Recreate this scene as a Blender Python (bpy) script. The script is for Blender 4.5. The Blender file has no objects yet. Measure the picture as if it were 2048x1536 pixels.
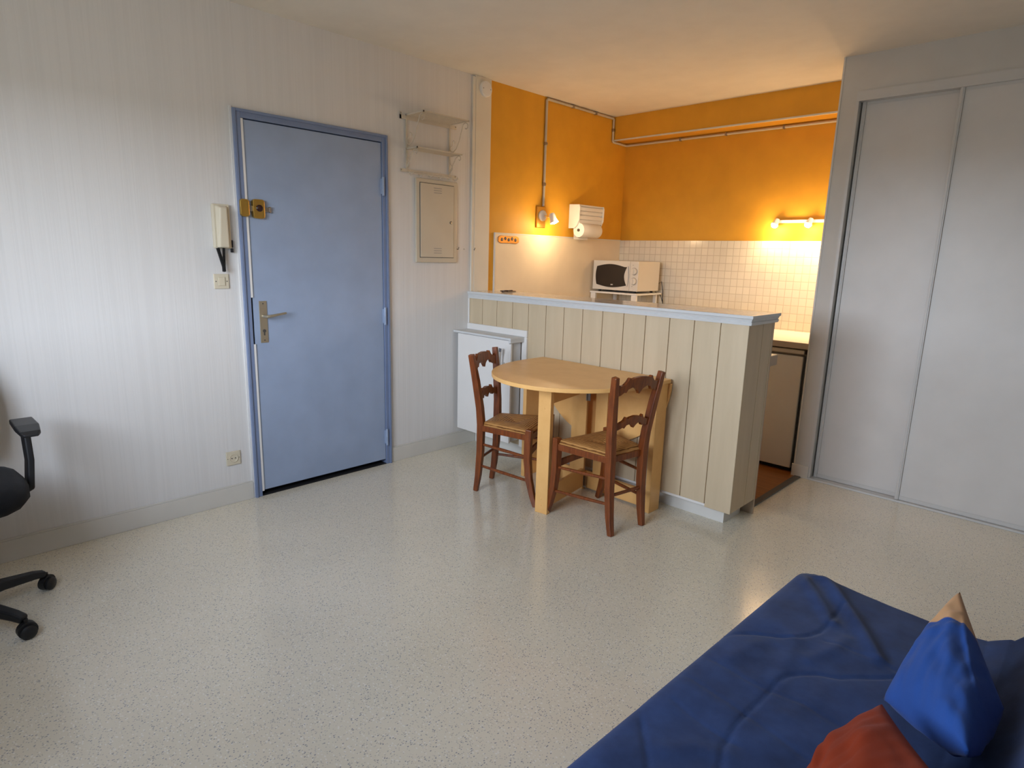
import bpy, bmesh, math, random
from mathutils import Vector, Matrix, noise

# ------------------------------------------------------------------ camera, world, lights, exposure
S = bpy.context.scene
COL = S.collection
V = Vector

def look(yaw, pitch, roll):
    y, p, r = (math.radians(a) for a in (yaw, pitch, roll))
    f = V((-math.sin(y) * math.cos(p), math.cos(y) * math.cos(p), math.sin(p)))
    rt = V((math.cos(y), math.sin(y), 0)); up = rt.cross(f)
    r2 = rt * math.cos(r) + up * math.sin(r); u2 = -rt * math.sin(r) + up * math.cos(r)
    return Matrix((r2, u2, -f)).transposed()

cam_d = bpy.data.cameras.new('camera'); cam = bpy.data.objects.new('camera', cam_d); COL.objects.link(cam)
cam.matrix_world = Matrix.Translation((3.3703, -1.3839, 1.4021)) @ look(44.067, -11.802, 1.529).to_4x4()
cam_d.sensor_width = 36; cam_d.lens = 1233.85 / 2048 * 36; cam_d.clip_start = .02
S.camera = cam

S.view_settings.view_transform = 'Standard'; S.view_settings.look = 'None'
S.view_settings.gamma = 1; S.view_settings.use_curve_mapping = False
S.view_settings.exposure = 0.0
S.cycles.use_denoising = True
S.cycles.max_bounces = 10; S.cycles.diffuse_bounces = 6
S.cycles.sample_clamp_indirect = 6

w = bpy.data.worlds.new('daylight'); S.world = w; w.use_nodes = True
nt = w.node_tree; nt.nodes.clear()
out = nt.nodes.new('ShaderNodeOutputWorld'); bg = nt.nodes.new('ShaderNodeBackground')
tc = nt.nodes.new('ShaderNodeTexCoord'); sx = nt.nodes.new('ShaderNodeSeparateXYZ'); rp = nt.nodes.new('ShaderNodeValToRGB')
nt.links.new(tc.outputs['Generated'], sx.inputs[0]); nt.links.new(sx.outputs['Z'], rp.inputs[0])
nt.links.new(rp.outputs[0], bg.inputs[0]); nt.links.new(bg.outputs[0], out.inputs[0])
e = rp.color_ramp.elements
e[0].position = 0.0; e[0].color = (.20, .20, .19, 1)
e[1].position = .85; e[1].color = (.14, .17, .23, 1)
for p_, c_ in ((.01, (.88, .97, 1.10)), (.32, (.88, .97, 1.12)), (.62, (.36, .43, .56))):
    m_ = e.new(p_); m_.color = (*c_, 1)
bg.inputs[1].default_value = 20.0

def portal(name, loc, sx_, sy_, rot):
    l = bpy.data.lights.new(name, 'AREA'); l.shape = 'RECTANGLE'; l.size = sx_; l.size_y = sy_
    l.cycles.is_portal = True
    o = bpy.data.objects.new(name, l); COL.objects.link(o); o.location = loc; o.rotation_euler = rot
WIN = (0.95, 2.55, 1.00, 2.12)      # window in the front wall: x0 x1 z0 z1
YW = -1.80
portal('window_daylight', ((WIN[0] + WIN[1]) / 2, YW - .02, (WIN[2] + WIN[3]) / 2), WIN[1] - WIN[0], WIN[3] - WIN[2], (math.radians(90), 0, 0))

WARM = (1, .69, .38)
def glow(loc, energy, rad=.028):
    l = bpy.data.lights.new('bare_bulb', 'POINT'); l.energy = energy; l.color = WARM; l.shadow_soft_size = rad
    o = bpy.data.objects.new('bare_bulb', l); COL.objects.link(o); o.location = loc
def spot(loc, aim, energy, size, blend=.6, rad=.025):
    l = bpy.data.lights.new('spot_bulb', 'SPOT'); l.energy = energy; l.color = WARM
    l.spot_size = math.radians(size); l.spot_blend = blend; l.shadow_soft_size = rad
    o = bpy.data.objects.new('spot_bulb', l); COL.objects.link(o); o.location = loc
    o.rotation_euler = (V(aim) - V(loc)).to_track_quat('-Z', 'Y').to_euler()
    return o

# ------------------------------------------------------------------ materials
def sock(n, *names):
    for k in names:
        if k in n.inputs: return n.inputs[k]
class NT:
    def __init__(s, name):
        s.m = bpy.data.materials.new(name); s.m.use_nodes = True; s.t = s.m.node_tree
        s.b = s.t.nodes['Principled BSDF']; s.c = None
    def n(s, typ, **kw):
        x = s.t.nodes.new(typ)
        for k, v in kw.items():
            if k in x.inputs: x.inputs[k].default_value = v
            else: setattr(x, k, v)
        return x
    def l(s, a, b): s.t.links.new(a, b)
    def co(s, scale=(1, 1, 1), kind='Object', rot=(0, 0, 0)):
        t = s.n('ShaderNodeTexCoord'); m = s.n('ShaderNodeMapping'); m.inputs['Scale'].default_value = scale
        m.inputs['Rotation'].default_value = rot
        s.l(t.outputs[kind], m.inputs[0]); return m.outputs[0]
    def noise(s, vec, scale, detail=3, rough=.5):
        x = s.n('ShaderNodeTexNoise'); x.inputs['Scale'].default_value = scale; x.inputs['Detail'].default_value = detail
        x.inputs['Roughness'].default_value = rough; s.l(vec, x.inputs[0]); return x.outputs[0]
    def ramp(s, v, stops):
        r = s.n('ShaderNodeValToRGB'); e = r.color_ramp.elements
        while len(e) < len(stops): e.new(.5)
        for i, (p, c) in enumerate(stops):
            e[i].position = p; e[i].color = (*c, 1) if len(c) == 3 else c
        s.l(v, r.inputs[0]); return r.outputs[0]
    def bump(s, h, strength=.2, dist=.002, prev=None):
        b = s.n('ShaderNodeBump'); b.inputs['Strength'].default_value = strength; b.inputs['Distance'].default_value = dist
        s.l(h, b.inputs['Height'])
        if prev is not None: s.l(prev, b.inputs['Normal'])
        return b.outputs[0]
    def fin(s, col=None, rough=None, spec=None, metal=None, nrm=None, coat=None):
        B = s.b
        if col is not None:
            if hasattr(col, 'links'): s.l(col, B.inputs['Base Color'])
            else: B.inputs['Base Color'].default_value = (*col, 1)
        if rough is not None:
            if hasattr(rough, 'links'): s.l(rough, B.inputs['Roughness'])
            else: B.inputs['Roughness'].default_value = rough
        if spec is not None: B.inputs['Specular IOR Level'].default_value = spec
        if metal is not None: B.inputs['Metallic'].default_value = metal
        if nrm is not None: s.l(nrm, B.inputs['Normal'])
        if coat is not None: B.inputs['Coat Weight'].default_value = coat
        return s.m

def shade(c, k): return tuple(min(1, x * k) for x in c)
def paint(name, c, rough=.5, var=.05, bs=60, bst=.08, spec=.4, metal=0):
    t = NT(name); v = t.co()
    n = t.noise(v, 6, 4); col = t.ramp(n, [(.3, shade(c, 1 - var)), (.7, shade(c, 1 + var))])
    b = t.bump(t.noise(v, bs, 3), bst, .001)
    return t.fin(col, rough, spec, metal, b)
def wood(name, c, dark, rough=.4, scale=(3, 3, 40), st=.1, coat=0):
    t = NT(name); v = t.co(scale)
    n = t.noise(v, 2.2, 5, .6); col = t.ramp(n, [(.3, dark), (.65, c)])
    return t.fin(col, rough, .4, 0, t.bump(n, st, .001), coat)

def wallpaper():
    t = NT('ribbed_wallpaper'); v = t.co((1, 1, .012))
    n1 = t.noise(v, 95, 2, .6); n2 = t.noise(v, 28, 2, .5)
    fine = t.noise(t.co((1, 1, .2)), 420, 2)
    mx = t.n('ShaderNodeMath', operation='ADD'); t.l(n1, mx.inputs[0]); t.l(n2, mx.inputs[1])
    r = t.ramp(mx.outputs[0], [(.85 / 2 + .03, (0, 0, 0)), (.62, (1, 1, 1))])
    hm = t.n('ShaderNodeMath', operation='MULTIPLY'); t.l(mx.outputs[0], hm.inputs[0]); hm.inputs[1].default_value = .5
    rr = t.ramp(hm.outputs[0], [(.42, (0, 0, 0)), (.5, (.45, .45, .45)), (.58, (1, 1, 1))])
    col = t.ramp(hm.outputs[0], [(.44, (.665, .655, .64)), (.56, (.69, .68, .665))])
    b = t.bump(rr, .28, .0012); b = t.bump(fine, .12, .0006, b)
    return t.fin(col, .62, .25, 0, b)

def floor_vinyl():
    t = NT('speckled_vinyl'); v = t.co()
    base = t.ramp(t.noise(v, 1.3, 3), [(.3, (.66, .61, .485)), (.7, (.73, .675, .545))])
    def flecks(scale, thr, keep, sc=(1, 1, 1)):
        vo = t.n('ShaderNodeTexVoronoi'); vo.inputs['Scale'].default_value = scale
        t.l(t.co(sc), vo.inputs[0])
        d = t.ramp(vo.outputs['Distance'], [(thr, (1, 1, 1)), (thr + .06, (0, 0, 0))])
        sp = t.n('ShaderNodeSeparateColor'); t.l(vo.outputs['Color'], sp.inputs[0])
        k = t.ramp(sp.outputs[0], [(keep, (0, 0, 0)), (keep + .03, (1, 1, 1))])
        m = t.n('ShaderNodeMath', operation='MULTIPLY'); t.l(d, m.inputs[0]); t.l(k, m.inputs[1]); return m.outputs[0]
    def mix(a, b, f, k=1.0):
        mm = t.n('ShaderNodeMath', operation='MULTIPLY'); t.l(f, mm.inputs[0]); mm.inputs[1].default_value = k
        m = t.n('ShaderNodeMix', data_type='RGBA'); t.l(mm.outputs[0], m.inputs['Factor'])
        t.l(a, m.inputs[6]); m.inputs[7].default_value = (*b, 1); return m.outputs[2]
    c = mix(base, (.83, .82, .78), flecks(85, .28, .55, (1, 1.6, 1)), .5)
    c = mix(c, (.17, .19, .24), flecks(105, .26, .72, (1.5, 1, 1)), .8)
    c = mix(c, (.33, .32, .31), flecks(170, .30, .6), .6)
    rg = t.ramp(t.noise(v, 5, 4), [(.3, (.13,) * 3), (.7, (.22,) * 3)])
    b = t.bump(t.noise(v, 5, 2), .10, .006); b = t.bump(t.noise(v, 60, 2), .05, .0006, b)
    return t.fin(c, rg, .85, 0, b)

def tiles(name, c, grout, w_, h_, plane='xz', rough=.15, mortar=.03, var=.04):
    t = NT(name); tc_ = t.n('ShaderNodeTexCoord'); s = t.n('ShaderNodeSeparateXYZ'); t.l(tc_.outputs['Object'], s.inputs[0])
    k = t.n('ShaderNodeCombineXYZ'); a, b_ = {'xz': ('X', 'Z'), 'xy': ('X', 'Y'), 'yz': ('Y', 'Z')}[plane]
    t.l(s.outputs[a], k.inputs[0]); t.l(s.outputs[b_], k.inputs[1])
    br = t.n('ShaderNodeTexBrick', offset=0.0); t.l(k.outputs[0], br.inputs[0])
    br.inputs['Scale'].default_value = 1; br.inputs['Brick Width'].default_value = w_; br.inputs['Row Height'].default_value = h_
    br.inputs['Mortar Size'].default_value = mortar * w_; br.inputs['Mortar Smooth'].default_value = .3
    br.inputs['Color1'].default_value = (*shade(c, 1 - var), 1); br.inputs['Color2'].default_value = (*shade(c, 1 + var), 1)
    br.inputs['Mortar'].default_value = (*grout, 1)
    inv = t.n('ShaderNodeMath', operation='SUBTRACT'); inv.inputs[0].default_value = 1; t.l(br.outputs['Fac'], inv.inputs[1])
    b = t.bump(inv.outputs[0], .5, .0015); b = t.bump(t.noise(t.co(), 30, 2), .06, .001, b)
    return t.fin(br.outputs['Color'], rough, .5, 0, b)

def cloth(name, c, c2=None, rough=.9, weave=500, big=9, sheen=.3, band=None):
    t = NT(name); v = t.co()
    n = t.noise(v, big, 5, .6); col = t.ramp(n, [(.3, c2 or shade(c, .8)), (.7, c)])
    if band:
        tcx = t.n('ShaderNodeUVMap'); s = t.n('ShaderNodeSeparateXYZ'); t.l(tcx.outputs[0], s.inputs[0])
        ad = t.n('ShaderNodeMath', operation='ADD'); t.l(s.outputs[0], ad.inputs[0]); t.l(s.outputs[1], ad.inputs[1])
        hf = t.n('ShaderNodeMath', operation='MULTIPLY'); t.l(ad.outputs[0], hf.inputs[0]); hf.inputs[1].default_value = .5; ad = hf
        f = t.ramp(ad.outputs[0], [(band[0] - .004, (0, 0, 0)), (band[0] + .004, (1, 1, 1))])
        m = t.n('ShaderNodeMix', data_type='RGBA'); t.l(f, m.inputs['Factor']); t.l(col, m.inputs[6]); m.inputs[7].default_value = (*band[1], 1)
        col = m.outputs[2]
    b = t.bump(t.noise(v, weave, 2), .25, .0008); b = t.bump(n, .25, .004, b)
    m = t.fin(col, rough, .15, 0, b)
    t.b.inputs['Sheen Weight'].default_value = sheen
    return m

def rush():
    t = NT('woven_rush'); uv = t.n('ShaderNodeUVMap')
    wv = t.n('ShaderNodeTexWave', bands_direction='Y'); wv.inputs['Scale'].default_value = 24; wv.inputs['Distortion'].default_value = 1.2
    wv.inputs['Detail'].default_value = 3; t.l(uv.outputs[0], wv.inputs[0])
    n = t.noise(t.co(), 25, 4)
    m = t.n('ShaderNodeMath', operation='ADD'); t.l(wv.outputs['Fac'], m.inputs[0]); t.l(n, m.inputs[1])
    col = t.ramp(m.outputs[0], [(.45, (.15, .06, .015)), (.8, (.36, .165, .045)), (1.0, (.52, .27, .09))])
    return t.fin(col, .55, .3, 0, t.bump(wv.outputs['Fac'], .6, .002))

def parquet():
    t = NT('orange_wood_floor'); v = t.co((1, 14, 1))
    n = t.noise(v, 3, 5); col = t.ramp(n, [(.3, (.20, .07, .015)), (.7, (.34, .13, .03))])
    return t.fin(col, .3, .5, 0, t.bump(n, .1, .001))

def emit(name, c, k):
    t = NT(name); t.fin(c, .4); t.b.inputs['Emission Color'].default_value = (*c, 1); t.b.inputs['Emission Strength'].default_value = k
    return t.m

M = dict(
    wallpaper=wallpaper(), floor=floor_vinyl(),
    ceiling=paint('ceiling_paint', (.74, .71, .64), .8, .03, 40, .1, .1),
    white=paint('white_paint', (.66, .65, .61), .5, .03), trim=paint('trim_paint', (.62, .60, .55), .45, .03),
    closet_wall=paint('closet_wall_paint', (.55, .54, .51), .6, .03, 50, .15),
    ochre=paint('ochre_paint', (.66, .33, .028), .55, .05, 90, .25, .3),
    pier=paint('pier_paint', (.70, .66, .57), .6, .03),
    blue=paint('blue_door_paint', (.30, .375, .52), .38, .05, 35, .12), blue_f=paint('blue_frame_paint', (.185, .24, .38), .38, .05),
    black=paint('black_gap', (.012, .012, .014), .7), slidewhite=paint('sliding_panel_white', (.60, .59, .575), .35, .03, 25, .06),
    alu=paint('lacquered_profile', (.55, .55, .54), .35, .02), cream=paint('cream_panel_paint', (.55, .50, .40), .45, .03),
    plank=wood('cream_planks', (.58, .475, .325), (.52, .42, .28), .5, (6, 6, .6), .05),
    splash=paint('cream_splash', (.72, .62, .47), .3, .03, 30, .05),
    tile=tiles('cream_wall_tiles', (.72, .66, .54), (.56, .49, .38), .055, .06, 'xz', .18, .05),
    bartop=tiles('white_bar_tiles', (.74, .73, .70), (.45, .42, .38), .05, .05, 'xy', .12, .06),
    slabedge=paint('grey_white_edge', (.60, .62, .63), .4, .03),
    counter=paint('counter_laminate', (.80, .76, .68), .3, .02), counter_edge=paint('shaded_brown_laminate', (.42, .33, .24), .5, .03),  # edge brown has the warm shade of the worktop front mixed in
    metal=paint('brushed_metal', (.35, .33, .30), .35, .05, 80, .1, .5, 1), chrome=paint('chrome_metal', (.8, .8, .8), .12, .02, 10, .01, .5, 1),
    brass=paint('brass_metal', (.62, .40, .10), .28, .1, 60, .1, .5, 1), steelbeige=paint('dull_nickel', (.50, .44, .33), .35, .05, 60, .05, .5, .8),
    fridge=paint('fridge_enamel', (.62, .58, .50), .35, .02), fridgetop=paint('fridge_top_trim', (.55, .48, .36), .35, .02),
    plastic=paint('white_plastic', (.74, .73, .71), .35, .02), ivory=paint('ivory_plastic', (.62, .56, .43), .4, .03),
    blackp=paint('black_plastic', (.012, .012, .013), .42, .1, 300, .1), blackm=paint('office_black', (.010, .0105, .012), .5, .1, 300, .1),
    blackcloth=cloth('office_cloth', (.010, .010, .011), (.006, .006, .007), .95, 500, 9, .05),
    glass=paint('dark_oven_glass', (.02, .014, .011), .12, .05, 10, 0), mwhite=paint('microwave_enamel', (.60, .565, .51), .35, .02), plaque=paint('dull_brass', (.42, .20, .045), .42, .15, 60, .2, .5, .85), strip=paint('dark_strip', (.10, .09, .08), .4, .05),
    paper=paint('paper_towel', (.80, .78, .74), .9, .03, 120, .2, .1),
    beech=wood('beech_board', (.82, .48, .175), (.76, .425, .145), .35, (5, 5, 5), .03),
    cherry=wood('reddish_wood', (.235, .060, .012), (.11, .026, .007), .34, (30, 30, 3), .05, .08),
    rush=rush(), parquet=parquet(), iron=paint('cream_painted_iron', (.58, .53, .44), .5, .08),
    pipe=paint('grey_pipe_paint', (.52, .47, .38), .4, .05),
    sofa=cloth('dark_blue_quilt', (.024, .052, .155), (.014, .030, .092), .9, 700, 11, .10),
    bluep=cloth('bright_blue_cotton', (.020, .074, .30), (.017, .062, .25), .85, 600, 10, .08, (.715, (.52, .31, .16))),
    orange=cloth('rust_orange_cotton', (.23, .030, .008), (.19, .024, .007), .85, 600, 10, .03),
    bulb=emit('lit_bulb', (1, .86, .62), 22.0), darkmark=paint('dark_print', (.06, .055, .05), .6), greymark=paint('grey_print', (.30, .29, .27), .6),
    shell=paint('dark_tortoise', (.035, .012, .012), .25), dirt=paint('glass_exterior', (.3, .3, .3), .5),
)

# ------------------------------------------------------------------ mesh helpers
class MB:
    def __init__(s): s.bm = bmesh.new(); s.mi = 0
    def _f(s, vs):
        try:
            f = s.bm.faces.new(vs); f.material_index = s.mi; return f
        except ValueError: return None
    def box(s, x0, x1, y0, y1, z0, z1, mat=None):
        P = [V((x, y, z)) for x in (x0, x1) for y in (y0, y1) for z in (z0, z1)]
        if mat is not None: P = [mat @ p for p in P]
        v = [s.bm.verts.new(p) for p in P]
        for q in ((0, 1, 3, 2), (4, 6, 7, 5), (0, 4, 5, 1), (2, 3, 7, 6), (0, 2, 6, 4), (1, 5, 7, 3)): s._f([v[i] for i in q])
        return s
    def hexa(s, P):      # 8 points, bottom ring then top ring
        v = [s.bm.verts.new(V(p)) for p in P]
        for q in ((3, 2, 1, 0), (4, 5, 6, 7), (0, 1, 5, 4), (1, 2, 6, 5), (2, 3, 7, 6), (3, 0, 4, 7)): s._f([v[i] for i in q])
        return s
    def sweep(s, pts, prof, closed_caps=True, ref=None):
        """pts: list of points; prof: per-point list of (a,b) offsets or one list"""
        rings = []; n = len(pts); pts = [V(p) for p in pts]
        side = None
        for i, p in enumerate(pts):
            t = (pts[min(i + 1, n - 1)] - pts[max(i - 1, 0)]).normalized()
            if side is None:
                r = V(ref) if ref else (V((0, 0, 1)) if abs(t.z) < .9 else V((1, 0, 0)))
                side = (r - t * r.dot(t)).normalized()
            else: side = (side - t * side.dot(t)).normalized()
            o = t.cross(side)
            pr = prof[i] if isinstance(prof[0][0], (list, tuple)) else prof
            rings.append([s.bm.verts.new(p + side * a + o * b) for a, b in pr])
        k = len(rings[0])
        for a, b in zip(rings, rings[1:]):
            for j in range(k): s._f([a[j], a[(j + 1) % k], b[(j + 1) % k], b[j]])
        if closed_caps: s._f(rings[0][::-1]); s._f(rings[-1])
        return s
    def tube(s, pts, r, n=10):
        rs = r if isinstance(r, (list, tuple)) else [r] * len(pts)
        return s.sweep(pts, [[(q * math.cos(2 * math.pi * k / n), q * math.sin(2 * math.pi * k / n)) for k in range(n)] for q in rs])
    def rectbar(s, pts, ws, ref=None):
        return s.sweep(pts, [[(-a / 2, -b / 2), (a / 2, -b / 2), (a / 2, b / 2), (-a / 2, b / 2)] for a, b in ws], ref=ref)
    def lathe(s, prof, center, axis='z', n=24):
        c = V(center); ax = V(axis) if not isinstance(axis, str) else V({'x': (1, 0, 0), 'y': (0, 1, 0), 'z': (0, 0, 1)}[axis])
        ax.normalize(); u = ax.orthogonal().normalized(); w_ = ax.cross(u); rings = []
        for r, h in prof:
            rings.append([s.bm.verts.new(c + ax * h + (u * math.cos(2 * math.pi * k / n) + w_ * math.sin(2 * math.pi * k / n)) * max(r, 1e-4)) for k in range(n)])
        for a, b in zip(rings, rings[1:]):
            for j in range(n): s._f([a[j], a[(j + 1) % n], b[(j + 1) % n], b[j]])
        s._f(rings[0][::-1]); s._f(rings[-1]); return s
    def prism(s, poly, fn, t0, t1):
        """poly: (a,b) list; fn(a,b,t)->point"""
        A = [s.bm.verts.new(V(fn(a, b, t0))) for a, b in poly]; B = [s.bm.verts.new(V(fn(a, b, t1))) for a, b in poly]
        s._f(A[::-1]); s._f(B); n = len(poly)
        for i in range(n): s._f([A[i], A[(i + 1) % n], B[(i + 1) % n], B[i]])
        return s
    def build(s, name, mats, parent=None, bevel=0, smooth=False, seg=2, matrix=None):
        bmesh.ops.recalc_face_normals(s.bm, faces=s.bm.faces)
        me = bpy.data.meshes.new(name); s.bm.to_mesh(me); s.bm.free()
        for m in (mats if isinstance(mats, (list, tuple)) else [mats]): me.materials.append(m)
        o = bpy.data.objects.new(name, me); COL.objects.link(o)
        if parent:
            o.parent = parent
            if matrix is None:
                o.matrix_parent_inverse = Matrix.Identity(4)
        if smooth:
            for p in me.polygons: p.use_smooth = True
            if smooth != 'all':
                md = o.modifiers.new('es', 'EDGE_SPLIT'); md.split_angle = math.radians(38)
        if bevel:
            md = o.modifiers.new('bev', 'BEVEL'); md.width = bevel; md.segments = seg; md.limit_method = 'ANGLE'; md.angle_limit = math.radians(40)
            md.harden_normals = False
        return o

def tag(o, label=None, cat=None, group=None, kind=None):
    if label: o['label'] = label
    if cat: o['category'] = cat
    if group: o['group'] = group
    if kind: o['kind'] = kind
    return o
def thing(name, label, cat, loc=(0, 0, 0), rz=0, group=None):
    o = bpy.data.objects.new(name, None); COL.objects.link(o); o.location = loc; o.rotation_euler = (0, 0, rz); o.empty_display_size = .05
    return tag(o, label, cat, group)
def part(name, mb, mat, root, **kw):
    """world-space mesh -> child of root at root's location"""
    off = V(root.location) if root.parent is None else V(root.location) + V(root.parent.location)
    inv = Matrix.Translation(-off)
    if root.parent is None: inv = (Matrix.Translation(root.location) @ Matrix.Rotation(root.rotation_euler.z, 4, 'Z')).inverted()
    o = mb.build(name, mat, root, **kw)
    o.data.transform(inv); return o
def top(name, mb, mat, label, cat, group=None, **kw):
    return tag(mb.build(name, mat, **kw), label, cat, group)
def struct(name, mb, mat, label=None, **kw):
    return tag(mb.build(name, mat, **kw), label, None, None, 'structure')
def B(*a): return MB().box(*a)
def sub(name, mb, mat, parent, **kw):
    """sub-part: parent is a part object whose own frame equals its root's frame (identity local)"""
    r = parent
    while r.parent: r = r.parent
    inv = (Matrix.Translation(r.location) @ Matrix.Rotation(r.rotation_euler.z, 4, 'Z')).inverted()
    o = mb.build(name, mat, parent, **kw); o.data.transform(inv); return o

# ------------------------------------------------------------------ dimensions
H = 2.59; YK = 3.479; YC = 2.784; XP = 1.992; XD = 2.087; XR = 3.85
YF = 1.6265; XE = 2.083; ZB = 1.138
T = .1

# ------------------------------------------------------------------ setting
struct('floor', B(-T, XR, YW, YK, -.1, 0), M['floor'], 'pale speckled vinyl floor')
struct('trim_1', B(0, 2.022, 1.96, YK, 0, .004), M['parquet'], 'orange brown kitchen flooring')
struct('trim_2', B(2.005, 2.045, 1.955, 2.775, 0, .008), M['strip'], 'dark metal threshold strip', bevel=.002)
struct('ceiling', B(-T, XR + T, YW - T, YK + T, H, H + .1), M['ceiling'], 'off white ceiling')
m = MB(); m.box(-T, 0, YW - T, 0, 0, H); m.box(-T, 0, 0, .9225, 2.09, H); m.box(-T, 0, .9225, 1.80, 0, H)
struct('wall_left', m, M['wallpaper'], 'wall with white ribbed wallpaper')
struct('wall_left_kitchen', B(-T, 0, 1.80, YK, 0, H), M['ochre'], 'ochre painted kitchen side wall')
struct('wall_back', B(-T, XP, YK, YK + T, 0, H), M['ochre'], 'ochre painted kitchen back wall')
struct('wall_soffit', B(0, XP, 3.278, YK, 2.398, H), M['ochre'], 'ochre boxed beam under the ceiling')
struct('trim_3', B(0.0, XP, 3.270, 3.290, 2.392, 2.402), M['trim'], 'pale edging along the beam')
m = MB(); m.box(XP, XP + .03, YC + .002, YK + T, 0, H); struct('wall_kitchen_right', m, M['pier'], 'kitchen side wall')
m = MB(); m.box(XP, XD, YC, YC + .13, 0, H); m.box(XD, XR, YC, YC + .10, 2.385, H)
struct('wall_closet', m, M['closet_wall'], 'grey white closet wall')
struct('trim_4', B(XP - .004, XP + .006, YC - .004, YC + .006, .08, H), M['trim'], 'corner bead of closet pier')
struct('baseboard_closet', B(XP - .012, XD, YC - .012, YC, 0, .085), M['trim'], bevel=.002)
struct('trim_5', B(XD - .002, XR, YC - .006, YC + .10, 2.335, 2.387), M['alu'], 'upper rail of the sliding doors')
struct('trim_6', B(XD, XR, YC - .012, YC + .10, 0, .012), M['alu'], 'lower rail of the sliding doors', bevel=.002)
struct('trim_7', B(XD - .004, XD + .012, YC - .003, YC + .09, .012, 2.335), M['alu'], 'side jamb of the sliding doors')
struct('closet_dark_sheet', B(XD, XR, YC + .16, YC + .2, 0, H), M['black'])  # near-black sheet standing in for the darkness inside the closet
struct('wall_right', B(XR, XR + T, YW - T, YK, 0, H), M['white'])
m = MB(); x0, x1, z0, z1 = WIN
m.box(0, x0, YW - T, YW, 0, H); m.box(x1, XR, YW - T, YW, 0, H); m.box(x0, x1, YW - T, YW, 0, z0); m.box(x0, x1, YW - T, YW, z1, H)
struct('wall_front', m, M['white'])
m = MB()
for a, b, c, d in ((x0, x1, z0, z0 + .05), (x0, x1, z1 - .05, z1), (x0, x0 + .05, z0 + .05, z1 - .05), (x1 - .05, x1, z0 + .05, z1 - .05), ((x0 + x1) / 2 - .03, (x0 + x1) / 2 + .03, z0 + .05, z1 - .05)):
    m.box(a, b, YW - .08, YW - .03, c, d)
struct('window_1', m, M['white'], 'white window frame')
def skirt(name, y0, y1):
    m = MB(); m.box(0, .012, y0, y1, 0, .098); m.box(0, .008, y0, y1, .098, .106)
    struct(name, m, M['trim'], bevel=.002)
skirt('baseboard_left', YW, -.012); skirt('baseboard_left_2', .9225, 1.69)
struct('baseboard_right', B(XR - .012, XR, YW, YC, 0, .1), M['trim'])
m = MB(); m.box(0, .016, 1.655, 1.80, ZB, H); struct('trim_8', m, M['pier'], 'pale pier at the end of the bar', bevel=.002)
struct('trim_9', B(0, .014, 1.630, 1.655, ZB, H - .01), M['pier'], 'thin cable duct beside the pier', bevel=.003)

# kitchen wall coverings
m = MB(); m.box(0, .008, 1.872, YK - .009, .9, 1.556)
struct('trim_10', m, M['splash'], 'smooth cream splashback panel')
m = MB(); m.box(0, .012, 1.862, 1.872, .9, 1.562); m.box(0, .012, 1.872, YK - .009, 1.556, 1.562)
struct('trim_11', m, M['slabedge'], 'white edging of the splashback')
struct('trim_12', B(0, XP, YK - .009, YK, .89, 1.56), M['tile'], 'small square cream wall tiles')

# ------------------------------------------------------------------ entrance door
d = MB()
for y0, y1, z0_, z1_ in ((0, .036, 0, 2.09), (.888, .9225, 0, 2.09), (.036, .888, 2.054, 2.09)): d.box(-.06, .016, y0, y1, z0_, z1_)
for y0, y1, z0_, z1_ in ((-.004, .010, 0, 2.096), (.9125, .9265, 0, 2.096), (.010, .9125, 2.082, 2.096)): d.box(.0, .024, y0, y1, z0_, z1_)
door = struct('door_1', d, M['blue_f'], 'blue painted entrance door in its frame', bevel=.002)
def dpart(n, mb, mt, parent=None, **k): return mb.build(n, mt, parent or door, **k)
leaf = dpart('door_leaf', B(-.035, .008, .048, .886, .033, 2.049), M['blue'], bevel=.002)
m = MB(); m.box(-.03, .0155, .036, .0475, .03, .885); m.box(-.03, .0155, .036, .0475, 1.14, 2.052)
tag(dpart('door_seal', m, M['plastic']), 'white seal strip beside the leaf')
dpart('lock_gap_shade', B(-.03, .003, .036, .046, .885, 1.14), M['black'])  # black strip standing in for the dark gap at the lock
dpart('dark_void_backing', B(-.09, -.05, 0, .92, 0, 2.09), M['black'])  # black box added behind the leaf as a dark void, stops light leaking under
dpart('under_door_shade', B(-.05, .013, .036, .888, 0.0005, .004), M['black'])  # black strip painting the shade in the gap under the leaf
struct('trim_13', B(0, .008, -.016, -.004, 0, 2.105), M['plastic'], 'white bead along the door frame')
for i, z in enumerate((1.795, .997, .19)):
    m = MB(); m.lathe([(.0, -.055), (.008, -.055), (.008, -.002), (.0085, -.001), (.0085, .001), (.008, .002), (.008, .055), (0, .055)], (.022, .889, z), 'z', 12)
    m.box(.008, .018, .880, .900, z - .045, z + .045)
    dpart('hinge', m, M['blue'], smooth=True)
# handle plate and lever
m = B(.008, .013, .078, .121, .889, 1.119)
pl = dpart('handle_plate', m, M['steelbeige'], bevel=.0015)
m = MB(); m.tube([(.012, .100, 1.036), (.050, .100, 1.036), (.058, .105, 1.037), (.060, .12, 1.039), (.058, .21, 1.052)], [.011, .009, .009, .008, .006], 12)
dpart('lever', m, M['steelbeige'], pl, smooth=True)
m = MB(); m.lathe([(0, 0), (.009, 0), (.009, .004), (0, .004)], (.0125, .1, .955), 'x', 14); m.box(.013, .0145, .096, .104, .93, .952)
for z in (1.105, .903): m.lathe([(0, 0), (.004, 0), (.003, .0015), (0, .0015)], (.013, .1, z), 'x', 10)
dpart('keyhole', m, M['darkmark'], pl)
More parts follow.
